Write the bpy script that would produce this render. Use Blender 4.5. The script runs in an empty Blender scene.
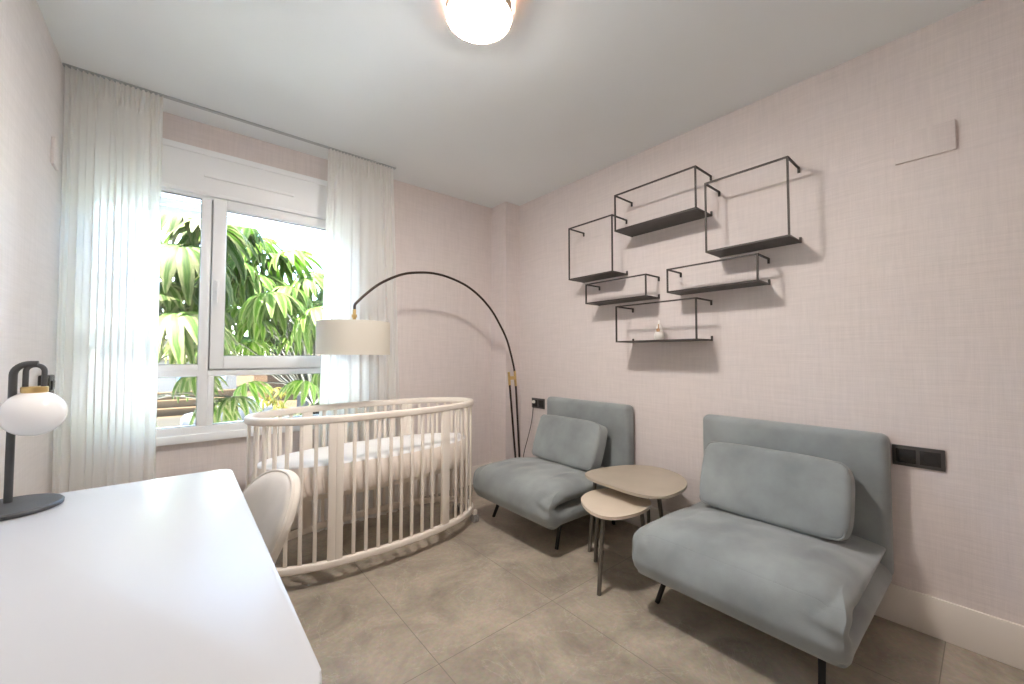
import bpy, bmesh, math, random
from mathutils import Vector, Matrix
PI = math.pi
R = math.radians
rng = random.Random(7)
S = bpy.context.scene
COL = S.collection

# ---------------------------------------------------------------- camera
cd = bpy.data.cameras.new('camera')
cd.sensor_width = 36.0
cd.lens = 36.0 * 397.8 / 1024.0
cd.clip_start = 0.02
cd.clip_end = 400
cam = bpy.data.objects.new('camera', cd)
COL.objects.link(cam)
cam.location = (0, 0, 1.15)
cam.rotation_euler = (R(90 + 1.94), 0, R(-39.76))
S.camera = cam

# ---------------------------------------------------------------- light and exposure
S.view_settings.view_transform = 'Standard'
S.view_settings.look = 'None'
S.view_settings.gamma = 1.0
S.view_settings.use_curve_mapping = False
S.view_settings.exposure = 0.84
S.cycles.use_denoising = True
S.cycles.max_bounces = 12
S.cycles.diffuse_bounces = 8
S.cycles.transparent_max_bounces = 16
S.cycles.sample_clamp_indirect = 8.0

world = bpy.data.worlds.new('world')
S.world = world
world.use_nodes = True
wn = world.node_tree
bg = wn.nodes['Background']
sky = wn.nodes.new('ShaderNodeTexSky')
sky.sky_type = 'NISHITA'
sky.sun_disc = False
sky.sun_elevation = R(58)
sky.sun_rotation = R(200)
sky.air_density = 1.0
sky.dust_density = 1.0
sky.ozone_density = 1.0
wn.links.new(sky.outputs['Color'], bg.inputs['Color'])
bg.inputs['Strength'].default_value = 2.6

sd = bpy.data.lights.new('sun', 'SUN')
sd.energy = 110.0
sd.angle = R(0.6)
sd.color = (1.0, 0.94, 0.84)
sun = bpy.data.objects.new('sun', sd)
COL.objects.link(sun)
sun.location = (-5, 0, 12)
sun.rotation_euler = Vector((0.40, 0.02, -0.92)).to_track_quat('-Z', 'Y').to_euler()

LAMP_STRENGTH = 132.0
LAMP_COLOR = (1.0, 0.915, 0.85)

# ---------------------------------------------------------------- materials
def new_mat(name):
    m = bpy.data.materials.new(name)
    m.use_nodes = True
    nt = m.node_tree
    return m, nt, nt.nodes['Principled BSDF'], nt.nodes['Material Output']

def plain(name, col, rough=0.5, metal=0.0, spec=0.5, var=0.0, vscale=20.0, bump=0.0, bscale=200.0, stretch=(1, 1, 1), sheen=0.0):
    m, nt, p, out = new_mat(name)
    p.inputs['Base Color'].default_value = (*col, 1)
    p.inputs['Roughness'].default_value = rough
    p.inputs['Metallic'].default_value = metal
    p.inputs['Specular IOR Level'].default_value = spec
    if sheen:
        p.inputs['Sheen Weight'].default_value = sheen
        p.inputs['Sheen Roughness'].default_value = 0.4
    tc = nt.nodes.new('ShaderNodeTexCoord')
    mp = nt.nodes.new('ShaderNodeMapping')
    mp.inputs['Scale'].default_value = stretch
    nt.links.new(tc.outputs['Object'], mp.inputs['Vector'])
    if var:
        n = nt.nodes.new('ShaderNodeTexNoise')
        n.inputs['Scale'].default_value = vscale
        n.inputs['Detail'].default_value = 5
        nt.links.new(mp.outputs['Vector'], n.inputs['Vector'])
        r = nt.nodes.new('ShaderNodeValToRGB')
        r.color_ramp.elements[0].position = 0.3
        r.color_ramp.elements[1].position = 0.7
        r.color_ramp.elements[0].color = (*[c * (1 - var) for c in col], 1)
        r.color_ramp.elements[1].color = (*[min(1, c * (1 + var)) for c in col], 1)
        nt.links.new(n.outputs['Fac'], r.inputs['Fac'])
        nt.links.new(r.outputs['Color'], p.inputs['Base Color'])
    if bump:
        n2 = nt.nodes.new('ShaderNodeTexNoise')
        n2.inputs['Scale'].default_value = bscale
        n2.inputs['Detail'].default_value = 4
        nt.links.new(mp.outputs['Vector'], n2.inputs['Vector'])
        b = nt.nodes.new('ShaderNodeBump')
        b.inputs['Strength'].default_value = bump
        b.inputs['Distance'].default_value = 0.004
        nt.links.new(n2.outputs['Fac'], b.inputs['Height'])
        nt.links.new(b.outputs['Normal'], p.inputs['Normal'])
    return m

def wallpaper(name, col, amp=0.05):
    # woven linen wallpaper: thin horizontal and vertical threads
    m, nt, p, out = new_mat(name)
    p.inputs['Roughness'].default_value = 0.75
    p.inputs['Specular IOR Level'].default_value = 0.25
    tc = nt.nodes.new('ShaderNodeTexCoord')
    fac = []
    for sc in ((260, 260, 9), (9, 9, 260), (60, 60, 5), (5, 5, 60)):
        mp = nt.nodes.new('ShaderNodeMapping')
        mp.inputs['Scale'].default_value = sc
        n = nt.nodes.new('ShaderNodeTexNoise')
        n.inputs['Scale'].default_value = 1.0
        n.inputs['Detail'].default_value = 2.0
        nt.links.new(tc.outputs['Object'], mp.inputs['Vector'])
        nt.links.new(mp.outputs['Vector'], n.inputs['Vector'])
        fac.append(n)
    a = fac[0].outputs['Fac']
    for n in fac[1:]:
        s = nt.nodes.new('ShaderNodeMath')
        s.operation = 'ADD'
        nt.links.new(a, s.inputs[0])
        nt.links.new(n.outputs['Fac'], s.inputs[1])
        a = s.outputs[0]
    r = nt.nodes.new('ShaderNodeMapRange')
    r.inputs['From Min'].default_value = 1.5
    r.inputs['From Max'].default_value = 2.5
    nt.links.new(a, r.inputs['Value'])
    mx = nt.nodes.new('ShaderNodeMix')
    mx.data_type = 'RGBA'
    nt.links.new(r.outputs['Result'], mx.inputs['Factor'])
    mx.inputs[6].default_value = (*[c * (1 - amp * 1.5) for c in col], 1)
    mx.inputs[7].default_value = (*[min(1, c * (1 + amp)) for c in col], 1)
    nt.links.new(mx.outputs[2], p.inputs['Base Color'])
    b = nt.nodes.new('ShaderNodeBump')
    b.inputs['Strength'].default_value = 0.25
    b.inputs['Distance'].default_value = 0.002
    nt.links.new(r.outputs['Result'], b.inputs['Height'])
    nt.links.new(b.outputs['Normal'], p.inputs['Normal'])
    return m

def floor_mat():
    m, nt, p, out = new_mat('stone_tile')
    tc = nt.nodes.new('ShaderNodeTexCoord')
    def noise(scale, detail=6, dist=0.0, rough=0.55):
        n = nt.nodes.new('ShaderNodeTexNoise')
        n.inputs['Scale'].default_value = scale
        n.inputs['Detail'].default_value = detail
        n.inputs['Distortion'].default_value = dist
        n.inputs['Roughness'].default_value = rough
        nt.links.new(tc.outputs['Object'], n.inputs['Vector'])
        return n
    n1 = noise(3.2, 9, 0.6, 0.65)
    r1 = nt.nodes.new('ShaderNodeValToRGB')
    e = r1.color_ramp.elements
    e[0].position = 0.30; e[0].color = (0.240, 0.203, 0.155, 1)
    e[1].position = 0.72; e[1].color = (0.54, 0.462, 0.355, 1)
    nt.links.new(n1.outputs['Fac'], r1.inputs['Fac'])
    # pale veins
    n2 = noise(2.4, 7, 1.6, 0.6)
    v = nt.nodes.new('ShaderNodeMath'); v.operation = 'SUBTRACT'; v.inputs[1].default_value = 0.5
    nt.links.new(n2.outputs['Fac'], v.inputs[0])
    ab = nt.nodes.new('ShaderNodeMath'); ab.operation = 'ABSOLUTE'
    nt.links.new(v.outputs[0], ab.inputs[0])
    mr = nt.nodes.new('ShaderNodeMapRange')
    mr.inputs['From Min'].default_value = 0.0; mr.inputs['From Max'].default_value = 0.012
    mr.inputs['To Min'].default_value = 0.5; mr.inputs['To Max'].default_value = 0.0
    nt.links.new(ab.outputs[0], mr.inputs['Value'])
    n3 = noise(18, 6, 0.2)
    mm = nt.nodes.new('ShaderNodeMath'); mm.operation = 'MULTIPLY'
    nt.links.new(mr.outputs['Result'], mm.inputs[0]); nt.links.new(n3.outputs['Fac'], mm.inputs[1])
    mx = nt.nodes.new('ShaderNodeMix'); mx.data_type = 'RGBA'
    nt.links.new(mm.outputs[0], mx.inputs['Factor'])
    nt.links.new(r1.outputs['Color'], mx.inputs[6]); mx.inputs[7].default_value = (0.60, 0.55, 0.46, 1)
    # fine speckle
    n4 = noise(60, 4)
    mx2 = nt.nodes.new('ShaderNodeMix'); mx2.data_type = 'RGBA'; mx2.blend_type = 'OVERLAY'
    mx2.inputs['Factor'].default_value = 0.25
    nt.links.new(mx.outputs[2], mx2.inputs[6]); nt.links.new(n4.outputs['Color'], mx2.inputs[7])
    hs = nt.nodes.new('ShaderNodeHueSaturation'); hs.inputs['Saturation'].default_value = 0.85
    nt.links.new(mx2.outputs[2], hs.inputs['Color'])
    # grout joints: 0.6 x 1.2 tiles, joints at x = .765 + .6k and y = 1.345 + 1.2k
    sep = nt.nodes.new('ShaderNodeSeparateXYZ')
    nt.links.new(tc.outputs['Object'], sep.inputs[0])
    def joint(sock, off, pitch):
        a = nt.nodes.new('ShaderNodeMath'); a.operation = 'SUBTRACT'; a.inputs[1].default_value = off - pitch * 10.5
        nt.links.new(sock, a.inputs[0])
        b = nt.nodes.new('ShaderNodeMath'); b.operation = 'MODULO'; b.inputs[1].default_value = pitch
        nt.links.new(a.outputs[0], b.inputs[0])
        c = nt.nodes.new('ShaderNodeMath'); c.operation = 'SUBTRACT'; c.inputs[1].default_value = pitch / 2
        nt.links.new(b.outputs[0], c.inputs[0])
        d = nt.nodes.new('ShaderNodeMath'); d.operation = 'ABSOLUTE'
        nt.links.new(c.outputs[0], d.inputs[0])
        return d.outputs[0]
    jx = joint(sep.outputs['X'], 0.765, 0.6)
    jy = joint(sep.outputs['Y'], 1.345, 1.2)
    mn = nt.nodes.new('ShaderNodeMath'); mn.operation = 'MINIMUM'
    nt.links.new(jx, mn.inputs[0]); nt.links.new(jy, mn.inputs[1])
    lt = nt.nodes.new('ShaderNodeMath'); lt.operation = 'LESS_THAN'; lt.inputs[1].default_value = 0.0016
    nt.links.new(mn.outputs[0], lt.inputs[0])
    mx3 = nt.nodes.new('ShaderNodeMix'); mx3.data_type = 'RGBA'
    nt.links.new(lt.outputs[0], mx3.inputs['Factor'])
    nt.links.new(hs.outputs['Color'], mx3.inputs[6]); mx3.inputs[7].default_value = (0.23, 0.205, 0.175, 1)
    nt.links.new(mx3.outputs[2], p.inputs['Base Color'])
    p.inputs['Roughness'].default_value = 0.42
    p.inputs['Specular IOR Level'].default_value = 0.4
    bp = nt.nodes.new('ShaderNodeBump'); bp.inputs['Strength'].default_value = 0.08; bp.inputs['Distance'].default_value = 0.003
    nt.links.new(n1.outputs['Fac'], bp.inputs['Height'])
    nt.links.new(bp.outputs['Normal'], p.inputs['Normal'])
    return m

def glass_mat():
    m, nt, p, out = new_mat('window_glass')
    nt.nodes.remove(p)
    t = nt.nodes.new('ShaderNodeBsdfTransparent'); t.inputs['Color'].default_value = (0.96, 0.98, 0.97, 1)
    g = nt.nodes.new('ShaderNodeBsdfGlossy'); g.inputs['Roughness'].default_value = 0.02
    f = nt.nodes.new('ShaderNodeFresnel'); f.inputs['IOR'].default_value = 1.35
    mx = nt.nodes.new('ShaderNodeMixShader')
    nt.links.new(f.outputs[0], mx.inputs['Fac'])
    nt.links.new(t.outputs[0], mx.inputs[1]); nt.links.new(g.outputs[0], mx.inputs[2])
    nt.links.new(mx.outputs[0], out.inputs['Surface'])
    return m

def sheer_mat():
    m, nt, p, out = new_mat('sheer_voile')
    nt.nodes.remove(p)
    col = (0.93, 0.93, 0.91, 1)
    d = nt.nodes.new('ShaderNodeBsdfDiffuse'); d.inputs['Color'].default_value = col
    tl = nt.nodes.new('ShaderNodeBsdfTranslucent'); tl.inputs['Color'].default_value = col
    tr = nt.nodes.new('ShaderNodeBsdfTransparent')
    a = nt.nodes.new('ShaderNodeMixShader'); a.inputs['Fac'].default_value = 0.6
    nt.links.new(d.outputs[0], a.inputs[1]); nt.links.new(tl.outputs[0], a.inputs[2])
    b = nt.nodes.new('ShaderNodeMixShader'); b.inputs['Fac'].default_value = 0.04
    nt.links.new(a.outputs[0], b.inputs[1]); nt.links.new(tr.outputs[0], b.inputs[2])
    nt.links.new(b.outputs[0], out.inputs['Surface'])
    return m

def shade_mat():
    m, nt, p, out = new_mat('lampshade_linen')
    nt.nodes.remove(p)
    d = nt.nodes.new('ShaderNodeBsdfDiffuse'); d.inputs['Color'].default_value = (0.86, 0.83, 0.75, 1)
    tl = nt.nodes.new('ShaderNodeBsdfTranslucent'); tl.inputs['Color'].default_value = (0.86, 0.82, 0.72, 1)
    a = nt.nodes.new('ShaderNodeMixShader'); a.inputs['Fac'].default_value = 0.3
    nt.links.new(d.outputs[0], a.inputs[1]); nt.links.new(tl.outputs[0], a.inputs[2])
    nt.links.new(a.outputs[0], out.inputs['Surface'])
    return m

def leaf_mat(name, dark, mid, pale, pale_amount=0.5):
    # leaflet colour runs across the blade (UV x): pale along the midrib and margins, green between; stripes hold variegation plus painted fold light
    m, nt, p, out = new_mat(name)
    uv = nt.nodes.new('ShaderNodeUVMap'); uv.uv_map = 'UVMap'
    sep = nt.nodes.new('ShaderNodeSeparateXYZ')
    nt.links.new(uv.outputs[0], sep.inputs[0])
    tc = nt.nodes.new('ShaderNodeTexCoord')
    n = nt.nodes.new('ShaderNodeTexNoise'); n.inputs['Scale'].default_value = 5.0; n.inputs['Detail'].default_value = 3
    nt.links.new(tc.outputs['Object'], n.inputs['Vector'])
    ad = nt.nodes.new('ShaderNodeMath'); ad.operation = 'MULTIPLY_ADD'
    ad.inputs[1].default_value = 0.5; ad.inputs[2].default_value = -0.25
    nt.links.new(n.outputs['Fac'], ad.inputs[0])
    s = nt.nodes.new('ShaderNodeMath'); s.operation = 'ADD'
    nt.links.new(sep.outputs['X'], s.inputs[0]); nt.links.new(ad.outputs[0], s.inputs[1])
    r = nt.nodes.new('ShaderNodeValToRGB')
    cr = r.color_ramp
    cr.elements[0].position = 0.0; cr.elements[0].color = (*pale, 1)
    cr.elements[1].position = 1.0; cr.elements[1].color = (*pale, 1)
    for pos, c in ((0.22 * pale_amount + 0.08, pale), (0.32, mid), (0.42, dark), (0.50, mid), (0.60, dark), (0.72, mid), (0.92 - 0.2 * pale_amount, pale)):
        e = cr.elements.new(pos); e.color = (*c, 1)
    nt.links.new(s.outputs[0], r.inputs['Fac'])
    p.inputs['Roughness'].default_value = 0.6
    p.inputs['Specular IOR Level'].default_value = 0.12
    nt.links.new(r.outputs['Color'], p.inputs['Base Color'])
    tl = nt.nodes.new('ShaderNodeBsdfTranslucent')
    nt.links.new(r.outputs['Color'], tl.inputs['Color'])
    mx = nt.nodes.new('ShaderNodeMixShader'); mx.inputs['Fac'].default_value = 0.55
    nt.links.new(p.outputs[0], mx.inputs[1]); nt.links.new(tl.outputs[0], mx.inputs[2])
    nt.links.new(mx.outputs[0], out.inputs['Surface'])
    return m

def emit(name, col, strength):
    m, nt, p, out = new_mat(name)
    p.inputs['Base Color'].default_value = (0.9, 0.88, 0.85, 1)
    p.inputs['Emission Color'].default_value = (*col, 1)
    p.inputs['Emission Strength'].default_value = strength
    return m

M = dict(
    wall=wallpaper('linen_wallpaper', (0.775, 0.708, 0.688), 0.045),
    wall_lit_tone=wallpaper('lit_tone_linen_wallpaper', (0.765, 0.730, 0.718), 0.04),  # same wallpaper, with the left wall's cooler light put into its colour
    ceiling=plain('ceiling_paint', (0.835, 0.868, 0.875), 0.8, spec=0.2, var=0.01, vscale=3),
    floor=floor_mat(),
    base=plain('baseboard_lacquer', (0.84, 0.79, 0.73), 0.4),
    pvc=plain('white_pvc', (0.90, 0.92, 0.93), 0.35, var=0.01, vscale=4),
    gasket=plain('grey_gasket', (0.30, 0.31, 0.31), 0.6),
    glass=glass_mat(),
    sheer=sheer_mat(),
    alu=plain('rail_aluminium', (0.50, 0.53, 0.54), 0.45, metal=0.3),
    desk=plain('white_desk_lacquer', (0.59, 0.605, 0.63), 0.32, spec=0.45, var=0.006, vscale=3),
    black=plain('black_metal', (0.022, 0.021, 0.021), 0.42, metal=0.4, var=0.1, vscale=30),
    bronze=plain('dark_bronze', (0.055, 0.040, 0.032), 0.38, metal=0.7, var=0.1, vscale=30),
    charcoal=plain('charcoal_metal', (0.075, 0.078, 0.082), 0.5, metal=0.2, var=0.08, vscale=20),
    wire=plain('brown_black_wire', (0.060, 0.050, 0.045), 0.5, metal=0.3, var=0.1, vscale=40),
    shelf=plain('shelf_sheet_metal', (0.085, 0.080, 0.075), 0.55, metal=0.1, var=0.12, vscale=25),
    brass=plain('brushed_brass', (0.70, 0.50, 0.22), 0.32, metal=0.85, var=0.05, vscale=60),
    opal=plain('opal_glass', (0.93, 0.93, 0.92), 0.22, spec=0.5),
    velvet=plain('blue_grey_velvet', (0.295, 0.325, 0.330), 0.85, spec=0.2, var=0.21, vscale=4.5, bump=0.12, bscale=320, sheen=0.40),
    piping=plain('velvet_piping', (0.30, 0.32, 0.32), 0.8, spec=0.2, var=0.08, vscale=20, sheen=0.3),
    crib=plain('cream_lacquered_beech', (0.86, 0.795, 0.715), 0.42, var=0.05, vscale=7, stretch=(1, 1, 0.2)),
    sheet=plain('white_cotton', (0.90, 0.90, 0.90), 0.85, spec=0.1, var=0.02, vscale=12, bump=0.15, bscale=30),
    ruffle=plain('shade_tinted_cotton', (0.84, 0.77, 0.70), 0.85, spec=0.1, var=0.05, vscale=18, bump=0.2, bscale=40),  # white cotton with the warm shade of the sides painted into its colour
    table_big=plain('taupe_tabletop', (0.455, 0.395, 0.315), 0.4, var=0.05, vscale=8),
    table_small=plain('beige_tabletop', (0.68, 0.585, 0.475), 0.4, var=0.04, vscale=8),
    tleg=plain('grey_bronze_leg', (0.15, 0.135, 0.115), 0.45, metal=0.4),
    chair=plain('cream_velvet', (0.80, 0.75, 0.68), 0.85, spec=0.15, var=0.06, vscale=9, bump=0.12, bscale=300, sheen=0.3),
    plastic=plain('black_plastic', (0.028, 0.026, 0.025), 0.26),
    plate=plain('edge_sheen_plate', (0.062, 0.058, 0.056), 0.35),  # black frame greyed to stand in for glossy edge reflections
    plastic2=plain('black_gloss_plastic', (0.012, 0.012, 0.012), 0.22),
    lamp_emit=emit('lamp_diffuser', LAMP_COLOR, LAMP_STRENGTH),
    copper=plain('copper_rim', (0.78, 0.58, 0.45), 0.5),
    shade=shade_mat(),
    porcelain=plain('white_porcelain', (0.90, 0.87, 0.82), 0.35),
    tan=plain('tan_wood', (0.50, 0.30, 0.17), 0.6, var=0.2, vscale=60),
    rubber=plain('grey_rubber', (0.35, 0.34, 0.33), 0.6),
    # outside
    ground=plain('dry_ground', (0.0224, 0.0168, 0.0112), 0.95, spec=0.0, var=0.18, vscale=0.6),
    bounce_pale=plain('pale_bounce_surface', (0.80, 0.79, 0.77), 0.9, spec=0.0, var=0.06, vscale=1.5),  # surface of the added slab that bounces sun indoors
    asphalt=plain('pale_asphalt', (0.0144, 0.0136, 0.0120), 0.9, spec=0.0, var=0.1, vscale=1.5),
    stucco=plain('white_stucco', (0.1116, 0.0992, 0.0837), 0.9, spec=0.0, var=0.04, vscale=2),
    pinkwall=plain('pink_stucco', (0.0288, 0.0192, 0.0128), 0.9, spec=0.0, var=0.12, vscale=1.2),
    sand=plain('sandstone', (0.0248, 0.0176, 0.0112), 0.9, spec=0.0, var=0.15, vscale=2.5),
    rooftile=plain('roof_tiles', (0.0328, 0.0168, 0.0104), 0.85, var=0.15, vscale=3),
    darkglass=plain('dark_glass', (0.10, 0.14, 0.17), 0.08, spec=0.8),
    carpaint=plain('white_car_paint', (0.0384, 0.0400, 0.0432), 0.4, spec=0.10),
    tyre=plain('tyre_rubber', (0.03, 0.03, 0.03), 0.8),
    hub=plain('wheel_alloy', (0.5, 0.5, 0.52), 0.35, metal=0.6),
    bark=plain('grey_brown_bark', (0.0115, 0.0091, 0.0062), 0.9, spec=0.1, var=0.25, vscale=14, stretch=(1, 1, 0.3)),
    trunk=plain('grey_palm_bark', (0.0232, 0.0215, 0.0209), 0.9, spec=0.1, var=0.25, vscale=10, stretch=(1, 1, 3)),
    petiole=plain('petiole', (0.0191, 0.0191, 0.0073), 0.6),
    leaf_var=leaf_mat('variegated_leaf', (0.0095, 0.024, 0.0035), (0.026, 0.046, 0.0065), (0.060, 0.066, 0.029), 0.85),
    leaf_lime=leaf_mat('lime_leaf', (0.0135, 0.041, 0.0026), (0.029, 0.060, 0.0042), (0.062, 0.082, 0.026), 0.6),
    leaf_green=leaf_mat('green_leaf', (0.008, 0.024, 0.003), (0.017, 0.037, 0.004), (0.037, 0.053, 0.013), 0.35),
    leaf_yellow=leaf_mat('yellow_green_leaf', (0.018, 0.028, 0.002), (0.034, 0.036, 0.003), (0.060, 0.045, 0.004), 0.5),
)

# ---------------------------------------------------------------- mesh helpers
class MB:
    def __init__(self):
        self.bm = bmesh.new()
        self.uv = None

    def box(self, x0, x1, y0, y1, z0, z1, bevel=0.0, seg=2):
        bm2 = bmesh.new()
        bmesh.ops.create_cube(bm2, size=1.0)
        for v in bm2.verts:
            v.co = Vector((x0 + (v.co.x + .5) * (x1 - x0), y0 + (v.co.y + .5) * (y1 - y0), z0 + (v.co.z + .5) * (z1 - z0)))
        if bevel:
            bmesh.ops.bevel(bm2, geom=list(bm2.edges), offset=bevel, segments=seg, profile=0.5, affect='EDGES')
        self.merge(bm2)
        return self

    def merge(self, bm2, mat=None):
        if mat is not None:
            bmesh.ops.transform(bm2, matrix=mat, verts=bm2.verts)
        me = bpy.data.meshes.new('tmp')
        bm2.to_mesh(me)
        bm2.free()
        self.bm.from_mesh(me)
        bpy.data.meshes.remove(me)

    def quad_grid(self, rows, close_u=False, close_v=False, cap=False):
        vs = [[self.bm.verts.new(p) for p in row] for row in rows]
        nr, nc = len(vs), len(vs[0])
        for i in range(nr if close_u else nr - 1):
            for j in range(nc if close_v else nc - 1):
                a, b = vs[i][j], vs[i][(j + 1) % nc]
                c, d = vs[(i + 1) % nr][(j + 1) % nc], vs[(i + 1) % nr][j]
                try:
                    self.bm.faces.new((a, b, c, d))
                except ValueError:
                    pass
        if cap:
            self.bm.faces.new(list(reversed(vs[0])))
            self.bm.faces.new(vs[-1])
        return vs

    def tube(self, pts, r, seg=10, closed=False, section=None):
        pts = [Vector(p) for p in pts]
        n = len(pts)
        rad = r if isinstance(r, (list, tuple)) else [r] * n
        rows = []
        prev = None
        for i, p in enumerate(pts):
            if closed:
                t = (pts[(i + 1) % n] - pts[i - 1]).normalized()
            else:
                t = (pts[min(i + 1, n - 1)] - pts[max(i - 1, 0)]).normalized()
            if prev is None:
                up = Vector((0, 0, 1)) if abs(t.z) < 0.9 else Vector((1, 0, 0))
            else:
                up = prev
            s = t.cross(up).normalized()
            u = s.cross(t).normalized()
            prev = u
            if section:
                rows.append([p + s * a + u * b for a, b in section])
            else:
                rows.append([p + (s * math.cos(2 * PI * k / seg) + u * math.sin(2 * PI * k / seg)) * rad[i] for k in range(seg)])
        self.quad_grid(rows, close_u=closed, close_v=True, cap=not closed)
        return self

    def cyl(self, p0, p1, r0, r1=None, seg=16):
        return self.tube([p0, p1], [r0, r0 if r1 is None else r1], seg)

    def lathe(self, prof, c, seg=40, cap=True):
        c = Vector(c)
        rows = [[c + Vector((r * math.cos(2 * PI * k / seg), r * math.sin(2 * PI * k / seg), z)) for k in range(seg)] for r, z in prof]
        self.quad_grid(rows, close_v=True, cap=cap)
        return self

    def prism(self, outline, z0, z1, bevel=0.0, seg=2):
        bm2 = bmesh.new()
        a = [bm2.verts.new((x, y, z0)) for x, y in outline]
        b = [bm2.verts.new((x, y, z1)) for x, y in outline]
        n = len(a)
        fb = bm2.faces.new(list(reversed(a)))
        ft = bm2.faces.new(b)
        for i in range(n):
            bm2.faces.new((a[i], a[(i + 1) % n], b[(i + 1) % n], b[i]))
        if bevel:
            ed = list(set(list(ft.edges) + list(fb.edges)))
            bmesh.ops.bevel(bm2, geom=ed, offset=bevel, segments=seg, profile=0.5, affect='EDGES')
        self.merge(bm2)
        return self

    def rbox(self, c, h, r, n=(12, 12, 8), deform=None):
        # rounded box with an even grid, half sizes h, corner radius r
        c = Vector(c)
        def axis(hh, k):
            e = [0, .15 * r, .4 * r, .7 * r, r]
            mid = [-hh + r + (2 * hh - 2 * r) * i / k for i in range(1, k)]
            return [-hh + q for q in e] + mid + [hh - q for q in reversed(e)]
        ax = [axis(h[i], n[i]) for i in range(3)]
        bm2 = bmesh.new()
        for a in range(3):
            b, d = (a + 1) % 3, (a + 2) % 3
            for sgn in (-1, 1):
                vs = []
                for u in ax[b]:
                    row = []
                    for w in ax[d]:
                        p = [0, 0, 0]
                        p[a] = sgn * h[a]; p[b] = u; p[d] = w
                        q = [max(-(h[i] - r), min(h[i] - r, p[i])) for i in range(3)]
                        dv = Vector([p[i] - q[i] for i in range(3)])
                        if dv.length > 1e-9:
                            dv = dv.normalized() * r
                        row.append(bm2.verts.new(Vector(q) + dv))
                    vs.append(row)
                for i in range(len(vs) - 1):
                    for j in range(len(vs[0]) - 1):
                        f = (vs[i][j], vs[i + 1][j], vs[i + 1][j + 1], vs[i][j + 1])
                        bm2.faces.new(f if sgn > 0 else tuple(reversed(f)))
        bmesh.ops.remove_doubles(bm2, verts=bm2.verts, dist=1e-5)
        for v in bm2.verts:
            p = v.co.copy()
            if deform:
                p = deform(p)
            v.co = p + c
        self.merge(bm2)
        return self

    def move(self, mat):
        bmesh.ops.transform(self.bm, matrix=mat, verts=self.bm.verts)
        return self

    def build(self, name, mat, root=None, local=False, angle=40, smooth=True):
        me = bpy.data.meshes.new(name)
        off = None
        if root is not None and not local:
            off = world_loc(root)
        bmesh.ops.recalc_face_normals(self.bm, faces=self.bm.faces)
        if off is not None:
            bmesh.ops.translate(self.bm, vec=-off, verts=self.bm.verts)
        self.bm.to_mesh(me)
        self.bm.free()
        if smooth:
            for p in me.polygons:
                p.use_smooth = True
            me.set_sharp_from_angle(angle=R(angle))
        me.materials.append(mat)
        o = bpy.data.objects.new(name, me)
        COL.objects.link(o)
        if root is not None:
            o.parent = root
        return o

def world_loc(o):
    v = Vector((0, 0, 0))
    while o is not None:
        v = v + o.location
        o = o.parent
    return v

def thing(name, label, cat, loc, rotz=0.0, group=None):
    o = bpy.data.objects.new(name, None)
    o.empty_display_size = 0.1
    COL.objects.link(o)
    o.location = loc
    o.rotation_euler = (0, 0, rotz)
    return tag(o, label, cat, group)

def tag(o, label, cat, group=None):
    o['label'] = label
    o['category'] = cat
    if group:
        o['group'] = group
    return o

def struct(o):
    o['kind'] = 'structure'
    return o

def smooth_closed(pts, per=6):
    # Catmull-Rom through a closed outline
    n = len(pts)
    out = []
    for i in range(n):
        p0, p1, p2, p3 = pts[i - 1], pts[i], pts[(i + 1) % n], pts[(i + 2) % n]
        for k in range(per):
            t = k / per
            out.append(tuple(0.5 * ((2 * p1[d]) + (-p0[d] + p2[d]) * t + (2 * p0[d] - 5 * p1[d] + 4 * p2[d] - p3[d]) * t * t + (-p0[d] + 3 * p1[d] - 3 * p2[d] + p3[d]) * t ** 3) for d in range(len(p1))))
    return out

def smooth_open(pts, per=8):
    q = [pts[0]] + list(pts) + [pts[-1]]
    out = []
    for i in range(1, len(q) - 2):
        p0, p1, p2, p3 = q[i - 1], q[i], q[i + 1], q[i + 2]
        for k in range(per):
            t = k / per
            out.append(tuple(0.5 * ((2 * p1[d]) + (-p0[d] + p2[d]) * t + (2 * p0[d] - 5 * p1[d] + 4 * p2[d] - p3[d]) * t * t + (-p0[d] + 3 * p1[d] - 3 * p2[d] + p3[d]) * t ** 3) for d in range(3)))
    out.append(tuple(pts[-1]))
    return out

def sstep(a, b, x):
    t = max(0.0, min(1.0, (x - a) / (b - a)))
    return t * t * (3 - 2 * t)

# ---------------------------------------------------------------- room shell
XL, XR, YB, YN, CE = -0.467, 2.40, 2.99, -1.40, 2.545
WX0, WX1, WZ0, WZ1 = -0.43, 1.03, 0.65, 2.37        # window opening

struct(MB().box(XL - .2, XR + .2, YN - .2, YB + .24, -.2, 0).build('floor', M['floor'], smooth=False))
struct(MB().box(XL - .2, XR + .2, YN - .2, YB + .24, CE, CE + .2).build('ceiling', M['ceiling'], smooth=False))
struct(MB().box(XR, XR + .2, YN - .2, YB + .24, 0, CE).build('wall_right', M['wall'], smooth=False))
struct(MB().box(XL, XR, YN - .2, YN, 0, CE).build('wall_near', M['wall'], smooth=False))
struct(MB().box(XL - .2, XL, YN - .2, YB + .24, 0, CE).build('wall_left', M['wall_lit_tone'], smooth=False))
wf = MB()
wf.box(XL, WX0, YB, YB + .24, 0, CE)
wf.box(WX1, XR, YB, YB + .24, 0, CE)
wf.box(WX0, WX1, YB, YB + .24, 0, WZ0)
wf.box(WX0, WX1, YB, YB + .24, WZ1, CE)
struct(wf.build('wall_far', M['wall'], smooth=False))
struct(MB().box(2.235, XR, 2.775, YB, 0, CE).build('pillar', M['wall'], smooth=False))

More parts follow.
